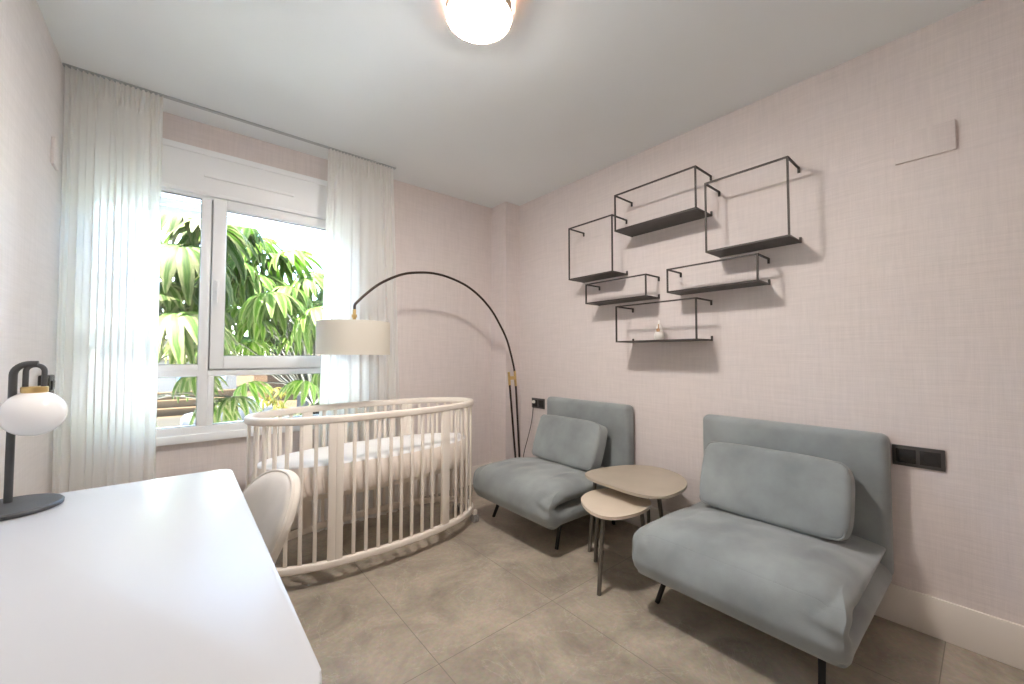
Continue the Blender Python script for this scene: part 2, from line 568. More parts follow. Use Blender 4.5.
bb = MB().box(XR - .013, XR, YN, 2.775, 0, .16, .004)
struct(bb.build('baseboard_right', M['base']))
struct(MB().box(XL, 2.235, YB - .013, YB, 0, .16, .004).build('baseboard_far', M['base']))
struct(MB().box(XL, XL + .013, YN, YB - .013, 0, .16, .004).build('baseboard_left', M['base']))

# window: fixed left light, opening right sash, two lower lights, shutter box above
F0, F1 = 2.965, 3.05
wn_ = MB()
wn_.box(WX0, WX0 + .06, F0, F1, .70, 2.10, .005)
wn_.box(WX1 - .06, WX1, F0, F1, .70, 2.10, .005)
wn_.box(WX0, WX1, F0, F1, 2.085, 2.125, .005)
wn_.box(WX0, WX1, F0, F1, .69, .737, .005)
wn_.box(WX0 + .06, WX1 - .06, F0 + .002, F1, 1.028, 1.062, .004)
wn_.box(.078, .125, F0 + .001, F1, .737, 2.085, .004)
wn_.box(WX0 + .06, .078, F0 + .004, F1, 1.062, 1.096, .004)
wn_.box(.125, .154, F0 + .003, F1, .737, 1.028, .004)
wn_.box(.10, .17, 3.008, F1, 1.05, 2.10)
wn_.box(.10, WX1 - .03, 3.008, F1, 1.05, 1.10)
wn_.box(WX1 - .09, WX1 - .02, 3.008, F1, 1.05, 2.10)
window = struct(wn_.build('window_1', M['pvc']))
sb = MB()
sb.box(WX0 - .02, WX1 + .02, 2.945, YB + .1, 2.10, 2.37, .006)
sb.box(WX0 - .02, WX1 + .02, 2.938, 2.95, 2.335, 2.372, .004)
sb.box(.083, .556, 2.934, 2.95, 2.206, 2.222, .003)
sb.box(WX0 - .02, WX1 + .02, 2.940, 2.95, 2.098, 2.120, .004)
sb.build('shutter_box', M['pvc'], window)
sash = MB()
sash.box(.131, .198, F0 - .012, F1 - .02, 1.068, 2.098, .006)
sash.box(WX1 - .13, WX1 - .055, F0 - .012, F1 - .02, 1.068, 2.098, .006)
sash.box(.198, WX1 - .13, F0 - .012, F1 - .02, 1.068, 1.146, .006)
sash.box(.198, WX1 - .13, F0 - .012, F1 - .02, 2.040, 2.098, .006)
sash_o = sash.build('sash', M['pvc'], window)
MB().box(.196, WX1 - .128, 3.000, 3.004, 1.144, 2.042).build('pane', M['glass'], sash_o, smooth=False)
g = MB()
for x0, x1, z0, z1 in ((.198, WX1 - .13, 1.146, 2.04), (WX0 + .06, .078, 1.096, 2.085), (WX0 + .06, .078, .737, 1.028), (.154, WX1 - .06, .737, 1.028)):
    w = .004
    g.box(x0, x0 + w, 2.985, 2.997, z0, z1); g.box(x1 - w, x1, 2.985, 2.997, z0, z1)
    g.box(x0, x1, 2.985, 2.997, z0, z0 + w); g.box(x0, x1, 2.985, 2.997, z1 - w, z1)
g.build('gasket', M['gasket'], window, smooth=False)
for x0, x1, z0, z1 in ((WX0 + .06, .078, 1.096, 2.085), (WX0 + .06, .078, .737, 1.028), (.154, WX1 - .06, .737, 1.028)):
    MB().box(x0 - .002, x1 + .002, 3.000, 3.004, z0 - .002, z1 + .002).build('pane', M['glass'], window, smooth=False)
h = MB()
h.box(.147, .173, 2.938, 2.955, 1.52, 1.60, .006)
h.box(.152, .168, 2.915, 2.930, 1.455, 1.590, .006, 3)
h.cyl((.160, 2.94, 1.575), (.160, 2.92, 1.575), .008)
h.build('handle', M['pvc'], sash_o)
MB().box(WX0 - .02, WX1 + .02, 2.950, YB + .02, .648, .695, .006).build('window_sill', M['pvc'], window)
sl = MB()
for k in range(3):
    sl.box(WX0 + .01, WX1 - .01, 3.085, 3.10, 1.99 + k * .05, 1.99 + k * .05 + .046, .006)
sl.build('roller_shutter', M['pvc'], window)

# ---------------------------------------------------------------- ceiling lamp
LX, LY = .880, 1.262
cl = thing('ceiling_lamp', 'round flush ceiling lamp glowing warm white with thin copper rim', 'ceiling lamp', (LX, LY, CE))
MB().lathe([(.110, 0), (.122, -.006), (.122, -.022), (.10, -.022)], (LX, LY, CE), 48).build('base', M['copper'], cl)
MB().lathe([(.10, -.020), (.124, -.024), (.125, -.058), (.115, -.068), (.08, -.074), (.03, -.077)], (LX, LY, CE), 48).build('diffuser', M['lamp_emit'], cl)
rows = [(.1265, -.018), (.1310, -.018), (.1310, -.060), (.1265, -.060)]
rim = MB()
rim.quad_grid([[Vector((LX + r * math.cos(2 * PI * k / 48), LY + r * math.sin(2 * PI * k / 48), CE + z)) for k in range(48)] for r, z in rows], close_u=True, close_v=True)
for k in range(3):
    a = 2 * PI * k / 3 + .4
    rim.cyl((LX + .09 * math.cos(a), LY + .09 * math.sin(a), CE - .021), (LX + .129 * math.cos(a), LY + .129 * math.sin(a), CE - .021), .003, seg=6)
rim.build('rim', M['copper'], cl)

# ---------------------------------------------------------------- curtains
rail = MB().box(XL + .003, 1.20, 2.788, 2.812, CE - .008, CE - .0005, .002)
tag(rail.build('curtain_rail', M['alu']), 'slim grey curtain rail along the ceiling above the window', 'curtain rail')

def curtain(name, label, x0t, x1t, x0b, x1b, ztop, zbot, nfold, seed):
    rr = random.Random(seed)
    ph = [rr.uniform(0, 6.28) for _ in range(6)]
    NX, NZ = 190, 70
    def pt(u, w):                    # u across 0..1, w 0 bottom .. 1 top
        z = zbot + (ztop - zbot) * w
        x = (x0b + (x1b - x0b) * u) * (1 - w) + (x0t + (x1t - x0t) * u) * w
        top = sstep(.93, .985, w)
        drift = .35 * math.sin(2.2 * w + ph[4]) + .25 * math.sin(5 * w + ph[5])
        big = math.sin(2 * PI * nfold * u + ph[0] + drift) + .55 * math.sin(2 * PI * nfold * 1.73 * u + ph[1] - drift * 1.4) + .3 * math.sin(2 * PI * nfold * 2.9 * u + ph[2])
        fine = math.sin(2 * PI * nfold * 2.6 * u + ph[3]) + .3 * math.sin(2 * PI * nfold * 5.3 * u + ph[1])
        amp = .010 * (1 - .35 * w)
        d = (1 - top) * amp * big + top * .006 * fine + .004 * fine * sstep(.6, .95, w)
        x += (1 - top) * .010 * math.sin(2 * PI * nfold * 2 * u + ph[2]) * math.sin(PI * u)
        return Vector((x, 2.80 + d, z))
    root = thing(name, label, 'curtain', ((x0b + x1b) / 2, 2.80, zbot), group='sheer curtains at the window')
    m = MB()
    W0 = .955
    m.quad_grid([[pt(i / NX, W0 * j / NZ) for i in range(NX + 1)] for j in range(NZ + 1)])
    m.build('drape', M['sheer'], root, angle=180)
    m = MB()
    m.quad_grid([[pt(i / NX, W0 + (1 - W0) * j / 8) for i in range(NX + 1)] for j in range(9)])
    m.build('pleated_heading', M['sheer'], root, angle=180)
    return root
curtain('sheer_curtain', 'white sheer curtain hanging in the corner beside the left wall', XL + .012, -.102, XL + .020, -.085, CE - .009, .015, 7, 3)
curtain('sheer_curtain', 'white sheer curtain hanging behind the arc lamp shade', .728, 1.178, .682, 1.275, CE - .009, .015, 8, 5)

# ---------------------------------------------------------------- wall details
t = thing('access_panel', 'papered rectangular cover panel high on the shelf wall at the right', 'cover panel', (XR, .156, 1.985))
MB().box(XR - .013, XR, .067, .246, 1.985, 2.108, .002).build('cover', M['wall'], t)
t = thing('access_panel', 'papered rectangular cover panel high on the left wall beside the curtain', 'cover panel', (XL, 2.71, 2.01))
MB().box(XL, XL + .012, 2.66, 2.762, 2.01, 2.13, .002).build('cover', M['wall_lit_tone'], t)

def socket(label, y0, y1, z0, z1, mods, plug=False):
    r_ = thing('wall_socket', label, 'wall socket', (XR, (y0 + y1) / 2, z0))
    MB().box(XR - .009, XR, y0, y1, z0, z1, .002).build('frame', M['plate'], r_)
    n = len(mods)
    w = (y1 - y0 - .012) / n
    for i, k in enumerate(mods):
        ya = y0 + .006 + i * w + .006
        yb = ya + w - .012
        zc = (z0 + z1) / 2
        zh = (z1 - z0) / 2 - .014
        if k == 'switch':
            b = MB().box(XR - .013, XR - .008, ya, yb, zc - zh, zc + zh, .0015)
            b.box(XR - .0145, XR - .012, ya + .004, yb - .004, zc + zh - .006, zc + zh - .003)
            b.build('rocker', M['plastic2'], r_)
        else:
            b = MB().box(XR - .0105, XR - .008, ya, yb, zc - zh, zc + zh, .001)
            yc = (ya + yb) / 2
            rad = min(zh, (yb - ya) / 2) * .78
            rows = [[Vector((XR - dx, yc + q * rad * math.cos(2 * PI * s / 28), zc + q * rad * math.sin(2 * PI * s / 28))) for s in range(28)] for q, dx in ((1.06, .0100), (1.06, .0130), (.92, .0130), (.88, .0112))]
            b.quad_grid(rows, close_v=True, cap=True)
            for s in (-1, 1):
                b.cyl((XR - .0110, yc + s * .0095, zc), (XR - .0125, yc + s * .0095, zc), .0028, seg=10)
            b.build('outlet', M['plastic'], r_)
    return r_
socket('black double wall plate with rocker switch and outlet beside the nearer armchair', .128, .285, .678, .764, ['outlet', 'switch'])
socket('black wall plate with a cord plugged in beside the farther armchair', 2.445, 2.602, .692, .778, ['outlet', 'outlet'])
t = thing('shutter_switch', 'small black strap winder on the left wall behind the desk lamp', 'switch', (XL, 2.63, .98))
b = MB().box(XL, XL + .036, 2.595, 2.68, .975, 1.065, .006)
b.build('housing', M['plastic'], t)
MB().box(XL + .034, XL + .041, 2.615, 2.66, 1.0, 1.04, .002).build('button', M['plastic2'], t)

# ---------------------------------------------------------------- desk
t = thing('desk', 'white desk with rounded corners along the left wall', 'desk', (-.16, 1.165, 0))
def rr_outline(x0, x1, y0, y1, r, n=8):
    o = []
    for cx, cy, a0 in ((x1 - r, y1 - r, 0), (x0 + r, y1 - r, 90), (x0 + r, y0 + r, 180), (x1 - r, y0 + r, 270)):
        for k in range(n + 1):
            a = R(a0 + 90 * k / n)
            o.append((cx + r * math.cos(a), cy + r * math.sin(a)))
    return o
MB().prism(rr_outline(XL + .005, .150, .535, 1.785, .035), .712, .74, .005, 3).build('desktop', M['desk'], t)
f = MB()
f.box(XL + .05, .09, .60, .62, .65, .712); f.box(XL + .05, .09, 1.70, 1.72, .65, .712)
f.box(XL + .05, XL + .07, .62, 1.70, .65, .712)
f.build('apron', M['desk'], t)
for x in (XL + .07, .075):
    for y in (.62, 1.70):
        MB().cyl((x, y, 0), (x, y, .712), .016, .024).build('leg', M['desk'], t)

# ---------------------------------------------------------------- desk lamp
lx, ly = -.340, 1.668
t = thing('desk_lamp', 'black desk lamp with round opal globe and brass collar on the white desk', 'desk lamp', (lx, ly, .74))
MB().lathe([(.090, 0), (.097, .002), (.098, .010), (.094, .014), (.02, .015)], (lx, ly, .74), 56).build('base', M['charcoal'], t)
sx, sy = -.349, 1.700
pts = [(sx, sy, .753), (sx, sy, 1.097)]
for k in range(1, 9):
    a = PI - k * (PI / 2) / 8
    pts.append((sx + .030 + .030 * math.cos(a), sy, 1.097 + .030 * math.sin(a)))
pts.append((-.305, sy, 1.127))
MB().tube(pts, .0082, 14).build('stem', M['charcoal'], t)
gx = -.310
u = [(gx - .017, sy, 1.062), (gx - .017, sy, 1.106)]
for k in range(1, 12):
    a = PI - PI * k / 12
    u.append((gx + .017 * math.cos(a), sy, 1.106 + .017 * math.sin(a)))
u += [(gx + .017, sy, 1.106), (gx + .017, sy, 1.062)]
MB().tube(u, .0060, 12).build('hanging_loop', M['charcoal'], t)
MB().lathe([(.024, 0), (.026, .002), (.026, .015), (.024, .017)], (gx, sy, 1.047), 36).build('collar', M['brass'], t)
MB().lathe([(.064 * math.sin(R(3 + 174 * k / 28)), -.064 * math.cos(R(3 + 174 * k / 28)) * .97) for k in range(29)], (gx, sy, .990), 44).build('globe', M['opal'], t)

# ---------------------------------------------------------------- desk chair
CHL = (.163, 1.580, 0)
t = thing('desk_chair', 'cream upholstered chair with rounded back tucked in at the desk', 'chair', CHL, R(14))
def chair_back():
    m = MB()
    NA, NV = 40, 16
    H0, H1 = .40, .740
    def half(z):
        return .145 + .033 * sstep(.40, .60, z)
    # outline of the pad in (y, z): flat foot, straight sides, round arch
    def outline(sc):
        pts = []
        zc, W = .585, half(.60)
        for k in range(NA + 1):
            a = PI * k / NA
            c, s_ = math.cos(a), math.sin(a)
            pts.append((W * math.copysign(abs(c) ** .85, c) * sc, zc + (H1 - zc) * abs(s_) ** .85 * sc))
        for k in range(1, NV):
            z = zc + (H0 - zc) * k / NV
            pts.append((-half(z) * sc, zc + (z - zc) * sc))
        for k in range(0, 9):
            f_ = k / 8
            pts.append(((-1 + 2 * f_) * half(H0) * sc, zc + (H0 - zc) * sc))
        for k in range(NV - 1, 0, -1):
            z = zc + (H0 - zc) * k / NV
            pts.append((half(z) * sc, zc + (z - zc) * sc))
        return pts
    def place(y, z, off):
        return Vector((.42 * (z - H0) - .9 * y * y + off, y, z))
    rings = []
    for sc, off in ((.02, -.030), (.35, -.030), (.65, -.029), (.85, -.026), (.95, -.020), (.985, -.012), (1.0, 0), (.985, .012), (.95, .019), (.85, .024), (.65, .026), (.35, .026), (.02, .026)):
        rings.append([place(y, z, off) for y, z in outline(sc)])
    m.quad_grid(rings, close_v=True, cap=True)
    return m, [place(y, z, -.013) for y, z in outline(.992)]
m, mid = chair_back()
bk = m.build('backrest', M['chair'], t, local=True, angle=60)
side = mid
MB().tube(side, .0045, 8, closed=True).build('piping', M['chair'], bk, local=True)
MB().rbox((-.235, 0, .44), (.215, .205, .038), .034, (10, 10, 3)).build('seat', M['chair'], t, local=True)
for sx_, sy_ in ((-.36, -.17), (-.36, .17), (-.03, -.17), (-.03, .17)):
    MB().cyl((sx_ * 1.05, sy_ * 1.12, 0), (sx_, sy_, .41), .009, .014).build('leg', M['black'], t, local=True)

# ---------------------------------------------------------------- crib
CX, CY, CA, CB, CT, CN = .932, 2.41, .678, .293, .022, 2.2
def ov(tt, z, grow=0.0):
    c, s = math.cos(tt), math.sin(tt)
    x = math.copysign(abs(c) ** (2 / CN), c) * (CA + grow)
    y = math.copysign(abs(s) ** (2 / CN), s) * (CB + grow)
    return Vector((CX + x * math.cos(CT) - y * math.sin(CT), CY + x * math.sin(CT) + y * math.cos(CT), z))
def ring(n, z, grow=0.0):
    # evenly spaced along the outline
    fine = [ov(2 * PI * k / 1440, z, grow) for k in range(1440)]
    L = [0]
    for i in range(1440):
        L.append(L[-1] + (fine[(i + 1) % 1440] - fine[i]).length)
    out, j = [], 0
    for k in range(n):
        tgt = L[-1] * k / n
        while L[j + 1] < tgt:
            j += 1
        f_ = (tgt - L[j]) / max(1e-9, L[j + 1] - L[j])
        out.append(fine[j % 1440].lerp(fine[(j + 1) % 1440], f_))
    return out
def rrect(w, h, r, n=4):
    o = []
    for cx, cy, a0 in ((w - r, h - r, 0), (-w + r, h - r, 90), (-w + r, -h + r, 180), (w - r, -h + r, 270)):
        for k in range(n + 1):
            a = R(a0 + 90 * k / n)
            o.append((cx + r * math.cos(a), cy + r * math.sin(a)))
    return o
crib = thing('baby_crib', 'oval cream slatted baby crib on castors below the window', 'crib', (CX, CY, 0))
MB().tube(ring(120, .824, -.014), 0, closed=True, section=rrect(.016, .020, .012)).build('top_rail', M['crib'], crib, angle=60)
MB().tube(ring(120, .103, -.014), 0, closed=True, section=rrect(.016, .020, .012)).build('bottom_rail', M['crib'], crib, angle=60)
front_t = [3.404, 3.557, 3.693, 3.827, 3.964, 4.091, 4.397, 4.492, 4.586, 4.674, 4.743, 4.829, 4.926, 5.03, 5.368, 5.495, 5.639]
posts_t = [4.224, 4.283, 5.195]
end_t = [5.84, 6.09, 6.34]
def upright(tt, name, half_w, half_d):
    p = ov(tt, 0, -.014)
    q = ov(tt + .004, 0, -.014) - ov(tt - .004, 0, -.014)
    ang = math.atan2(q.y, q.x)
    m = MB().box(-half_w, half_w, -half_d, half_d, .110, .812, min(half_d, half_w) * .45, 2)
    m.move(Matrix.Translation(p) @ Matrix.Rotation(ang, 4, 'Z'))
    return m.build(name, M['crib'], crib)
for tt in front_t + end_t:
    upright(tt, 'slat', .0090, .0065)
    upright(tt + PI, 'slat', .0090, .0065)
for k, tt in enumerate(posts_t):
    hw = .0185 if k < 2 else .029
    upright(tt, 'post', hw, .012)
    upright(tt + PI, 'post', hw, .012)
MB().prism([tuple(p[:2]) for p in ring(80, 0, -.075)], .412, .436, .004).build('mattress_base', M['crib'], crib)
for tt in (5.93, 3.50, 5.93 - PI + .0, .36):
    p = ov(tt, 0, .012)
    c_ = MB()
    c_.box(p.x - .014, p.x + .014, p.y - .012, p.y + .012, .052, .084, .004)
    cst = c_.build('castor', M['crib'], crib)
    w = MB()
    w.cyl((p.x - .017, p.y, .026), (p.x - .006, p.y, .026), .026, seg=24)
    w.cyl((p.x + .006, p.y, .026), (p.x + .017, p.y, .026), .026, seg=24)
    w.cyl((p.x - .008, p.y, .026), (p.x + .008, p.y, .026), .006, seg=10)
    w.box(p.x - .004, p.x + .004, p.y - .006, p.y + .006, .026, .056)
    w.build('wheel', M['rubber'], cst)

mt = thing('crib_mattress', 'white sheeted mattress with ruffled sides tinted as warm shade lying in the crib', 'mattress', (CX, CY, .437))
N = 480
rr = random.Random(11)
ph = [rr.uniform(0, 6.28) for _ in range(9)]
ring_c = ring(N, 0, -.046)
def ruff(k, v):
    base = ring_c[k]
    nrm = (base - Vector((CX, CY, base.z))); nrm.z = 0; nrm.normalize()
    a = k / N * 2 * PI
    w_ = .5 * math.sin(71 * a + ph[0] + 1.5 * v) + .5 * math.sin(47 * a + ph[1] - 2.5 * v) + .45 * math.sin(113 * a + ph[2] + 4 * v)
    prof = .014 * math.sin(PI * min(1, v * 1.05)) ** .8 - .006 * v ** 6
    z = .437 + .148 * v + (1 - v) * (.005 + .005 * math.sin(9 * a + ph[4]))
    return Vector((base.x, base.y, z)) + nrm * (prof + .0060 * w_ * (1 - v) ** .35 * (.35 + .65 * math.sin(PI * min(1, v + .12))))
m = MB()
m.quad_grid([[ruff(k, v / 14) for k in range(N)] for v in range(15)], close_v=True)
m.build('ruffled_side', M['ruffle'], mt, angle=180)
m = MB()
tops = []
for g_, dz in ((-.050, .580), (-.052, .586), (-.058, .591), (-.070, .594), (-.11, .596), (-.16, .597), (-.21, .597), (-.26, .597)):
    rg = ring(N // 2, 0, g_)
    tops.append([Vector((p.x, p.y, dz + .0015 * math.sin(p.x * 30 + 2) * math.sin(p.y * 22))) for p in rg])
vs_ = m.quad_grid(tops, close_v=True)
m.bm.faces.new(vs_[-1])
m.build('top_sheet', M['sheet'], mt, angle=180)
MB().prism([tuple(p[:2]) for p in ring(80, 0, -.066)], .437, .575, .01).build('core', M['sheet'], mt)

# ---------------------------------------------------------------- armchairs (folding chair beds)
def armchair(label, loc, w):
    root = thing('armchair', label, 'armchair', loc, group='blue grey armchairs along the shelf wall')
    hw = w / 2
    # back slab
    MB().rbox((-.045, 0, .5075), (.043, hw, .3055), .034, (3, 16, 14),
              lambda p: Vector((p.x - .006 * math.cos(p.y / hw * PI / 2) * math.cos(p.z / .31 * PI / 2) * (1 if p.x < 0 else 0), p.y, p.z))).build('backrest', M['velvet'], root, local=True)
    # folded seat: one wrap at the front, two layers showing at the sides
    cx, hx, hy, hz, zc = -.452, .364, w / 2 - .012, .118, .287
    def round_corner(a, b):
        m_ = max(a, b)
        k = m_ / (a ** 2.7 + b ** 2.7) ** (1 / 2.7)
        return a * k, b * k
    def seat(p):
        p = p.copy()
        q = .190                                 # large soft radius along the top front edge
        a, b = (-hx + q - p.x) / q, (p.z - hz + q) / q
        if a > 0 and b > 0:
            a, b = round_corner(a, b)
            p.x, p.z = -hx + q - a * q, hz - q + b * q
        q = .110                                 # along the top side edges
        a, b = (abs(p.y) - hy + q) / q, (p.z - hz + q) / q
        if a > 0 and b > 0:
            a, b = round_corner(a, b)
            p.y, p.z = math.copysign(hy - q + a * q, p.y), hz - q + b * q
        q = .060                                 # upright front corners
        a, b = (-hx + q - p.x) / q, (abs(p.y) - hy + q) / q
        if a > 0 and b > 0:
            a, b = round_corner(a, b)
            p.x, p.y = -hx + q - a * q, math.copysign(hy - q + b * q, p.y)
        q = .045                                 # bottom front edge
        a, b = (-hx + q - p.x) / q, (-p.z - hz + q) / q
        if a > 0 and b > 0:
            a, b = round_corner(a, b)
            p.x, p.z = -hx + q - a * q, -(hz - q + b * q)
        q = .050                                 # bottom side edges
        a, b = (abs(p.y) - hy + q) / q, (-p.z - hz + q) / q
        if a > 0 and b > 0:
            a, b = round_corner(a, b)
            p.y, p.z = math.copysign(hy - q + a * q, p.y), -(hz - q + b * q)
        fx = (p.x + hx) / (2 * hx)              # 0 front .. 1 back
        side_ = sstep(hy - .085, hy - .01, abs(p.y))
        zz = p.z
        sg = math.copysign(1, p.y)
        # two rolled layers: each end is a half round, with a deep fold between them
        hh = hz
        t_ = zz / hh * 2 - 1 if zz >= 0 else -zz / hh * 2 - 1
        t_ = t_ if (t_ < 0 or zz > 0) else t_ * .8
        lobe = 1 - math.sqrt(max(0.0, 1 - t_ * t_))
        y = p.y - sg * .082 * lobe * sstep(.05, .17, fx) * sstep(hy - .20, hy - .002, abs(p.y))
        x = p.x
        front = 1 - sstep(0, .22, fx)
        u = zz / hz
        x -= .014 * front * math.sin(PI * min(1, max(0, (u + 1.15) / 2.2))) ** .8
        x += .022 * front * sstep(-.3, -1.0, u)
        z = p.z
        top = sstep(.3, 1, u)
        z += top * (.008 * math.cos(p.y / hy * PI / 2) * math.sin(PI * fx))
        z -= top * (.006 * (1 - sstep(0, .26, fx)) + .040 * sstep(.42, .85, fx))
        y += sg * .012 * side_ * sstep(.2, -.6, u) * fx
        d = math.hypot((fx - .13) * .7, zz - .01)
        y -= sg * .004 * side_ * math.sin(80 * (zz + .3 * fx)) * math.exp(-(d / .07) ** 2)
        cr = math.exp(-((abs(p.y) - hy + .05) / .06) ** 2) * (1 - sstep(.05, .5, fx)) * math.exp(-((u - .1) / .45) ** 2)
        x += .006 * math.sin(85 * zz + 26 * abs(p.y)) * cr * (1 if p.y < 0 else .15)
        z += .0025 * math.sin(38 * p.y + 20 * fx) * math.sin(17 * p.y - 9 * fx) * top
        return Vector((x, y, z))
    MB().rbox((cx, 0, zc), (hx, hy, hz), .0012, (62, 56, 48), seat).build('seat', M['velvet'], root, local=True, angle=180)
    for fx_, fy_, tx, ty in ((-.655, .345, -.60, .300), (-.655, -.275, -.61, -.270), (-.10, .33, -.13, .30), (-.10, -.28, -.13, -.27)):
        MB().cyl((fx_, fy_, 0), (tx, ty, .185), .011, .013, 14).build('leg', M['black'], root, local=True)
    return root
S1 = (2.385, .678, 0)
S2 = (2.396, 1.954, 0)
armchair('blue grey velvet armchair nearer the camera beside the wall switch', S1, .785)
armchair('blue grey velvet armchair farther away beside the crib', S2, .79)

def cushion(label, loc, w, tilt, hgt, rz=0.0):
    root = thing('cushion', label, 'cushion', loc, rz, group='scatter cushions on the armchairs')
    d = .062
    def puff(p):
        a = (1 - (abs(p.y) / (w / 2)) ** 3) * (1 - (abs(p.z) / (hgt / 2)) ** 3)
        pinch = 1 - .10 * (abs(p.y) / (w / 2)) ** 4 * (abs(p.z) / (hgt / 2)) ** 4
        return Vector((p.x * (.82 + .26 * max(0, a)), p.y * pinch, p.z * pinch))
    rot = Matrix.Rotation(tilt, 4, 'Y')
    T = rot @ Matrix.Translation((0, 0, hgt / 2))
    m = MB().rbox((0, 0, 0), (d, w / 2, hgt / 2), .024, (5, 22, 14), puff)
    m.move(T)
    body = m.build('cover', M['velvet'], root, local=True, angle=180)
    for s in (-1, 1):
        ol = rrect(w / 2 - .006, hgt / 2 - .006, .024, 6)
        pts = [T @ Vector((s * d * .70, y * (1 - .08 * (abs(y) / (w / 2)) ** 4 * (abs(z) / (hgt / 2)) ** 4), z * (1 - .08 * (abs(y) / (w / 2)) ** 4 * (abs(z) / (hgt / 2)) ** 4))) for y, z in ol]
        MB().tube(pts, .0042, 8, closed=True).build('piping', M['piping'], root, local=True)
    return root
cushion('blue grey cushion leaning on the nearer armchair', (2.098, .684, .375), .61, R(19), .335)
cushion('blue grey cushion leaning on the farther armchair beside the crib', (2.095, 1.962, .375), .595, R(21), .335)

# ---------------------------------------------------------------- nesting side tables
big = smooth_closed([(1.838, 1.540), (1.92, 1.568), (2.02, 1.556), (2.14, 1.520), (2.235, 1.462), (2.300, 1.352), (2.278, 1.22), (2.19, 1.11), (2.07, 1.05), (1.93, 1.036), (1.838, 1.058), (1.79, 1.125), (1.776, 1.205), (1.784, 1.310), (1.792, 1.43)], 5)
small = smooth_closed([(1.648, 1.408), (1.70, 1.443), (1.77, 1.462), (1.85, 1.458), (1.925, 1.41), (1.965, 1.32), (1.950, 1.22), (1.895, 1.145), (1.79, 1.118), (1.685, 1.125), (1.605, 1.153), (1.566, 1.199), (1.562, 1.262), (1.594, 1.338)], 5)
t = thing('side_table', 'taller pebble shaped taupe side table between the two armchairs', 'side table', (2.03, 1.30, 0), group='nesting side tables')
MB().prism(big, .440, .455, .005, 3).build('tabletop', M['table_big'], t)
for a, b_ in (((1.868, 1.535, 0), (1.885, 1.50, .441)), ((2.03, 1.130, 0), (1.965, 1.150, .441)), ((2.24, 1.37, 0), (2.20, 1.36, .441))):
    MB().cyl(a, b_, .0105, .0105, 14).build('leg', M['tleg'], t)
t = thing('side_table', 'lower pebble shaped beige side table with grey legs in front of the taupe one', 'side table', (1.76, 1.29, 0), group='nesting side tables')
MB().prism(small, .370, .385, .005, 3).build('tabletop', M['table_small'], t)
for a, b_ in (((1.569, 1.233, 0), (1.612, 1.236, .371)), ((1.805, 1.440, 0), (1.790, 1.405, .371)), ((1.925, 1.185, 0), (1.895, 1.21, .371))):
    MB().cyl(a, b_, .0105, .0105, 14).build('leg', M['tleg'], t)

# ---------------------------------------------------------------- arc floor lamp
t = thing('arc_floor_lamp', 'dark arc floor lamp with cream drum shade over the crib', 'floor lamp', (2.215, 2.60, 0))
LB = 2.60
MB().lathe([(.110, 0), (.116, .003), (.116, .022), (.110, .028), (.02, .030)], (2.225, 2.60, 0), 44).build('base', M['bronze'], t)
MB().cyl((2.262, LB, .028), (2.203, LB, .935), .0085, seg=14).build('pole', M['bronze'], t)
MB().cyl((2.228, LB, .028), (2.135, LB, .935), .0085, seg=14).build('pole', M['bronze'], t)
br = MB()
br.cyl((2.138, LB, .90), (2.128, LB, 1.01), .0105, seg=14)
br.cyl((2.205, LB, .89), (2.193, LB, 1.02), .0105, seg=14)
br.box(2.132, 2.200, LB - .009, LB + .009, .945, .975, .003)
br.build('bracket', M['brass'], t)
arc = [(2.197, LB, .98), (2.185, LB, 1.045), (2.152, LB, 1.158), (2.105, LB, 1.285), (2.033, LB, 1.403), (1.945, LB - .002, 1.518), (1.83, LB - .004, 1.618), (1.70, LB - .008, 1.690), (1.555, LB - .013, 1.732), (1.43, LB - .017, 1.748), (1.305, LB - .021, 1.741), (1.16, LB - .028, 1.708), (1.012, LB - .036, 1.632), (.915, LB - .042, 1.553), (.855, LB - .046, 1.492), (.836, LB - .048, 1.468), (.834, LB - .049, 1.440)]
MB().tube(smooth_open(arc, 6), .0085, 12).build('arc_arm', M['bronze'], t)
SCX, SCY = .833, 2.551
MB().lathe([(.007, .062), (.010, .055), (.010, .030), (.016, .026), (.016, .010), (.010, .006), (.012, -.03)], (SCX, SCY, 1.380), 24).build('shade_holder', M['brass'], t)
sh = MB()
rows = []
for r_, z in ((.216, 1.154), (.216, 1.358), (.2135, 1.358), (.2135, 1.154)):
    rows.append([Vector((SCX + r_ * math.cos(2 * PI * k / 72), SCY + r_ * math.sin(2 * PI * k / 72), z)) for k in range(72)])
sh.quad_grid(rows, close_u=True, close_v=True)
sho = sh.build('lamp_shade', M['shade'], t)
MB().lathe([(.2125, 0), (.2125, .004), (.03, .004), (.005, .004)], (SCX, SCY, 1.346), 64).build('top_disc', M['shade'], sho)
MB().lathe([(.213, 0), (.213, .004), (.03, .004), (.005, .004)], (SCX, SCY, 1.160), 64).build('bottom_diffuser', M['opal'], sho)
cord = smooth_open([(2.25, 2.575, .05), (2.25, 2.57, .20), (2.27, 2.565, .33), (2.31, 2.56, .45), (2.352, 2.56, .58), (2.372, 2.563, .69), (2.376, 2.566, .735)], 6)
co = MB().tube(cord, .0030, 8).build('cord', M['plastic'], t)
MB().cyl((2.392, 2.568, .745), (2.372, 2.568, .745), .015, .012, 16).build('plug', M['porcelain'], co)

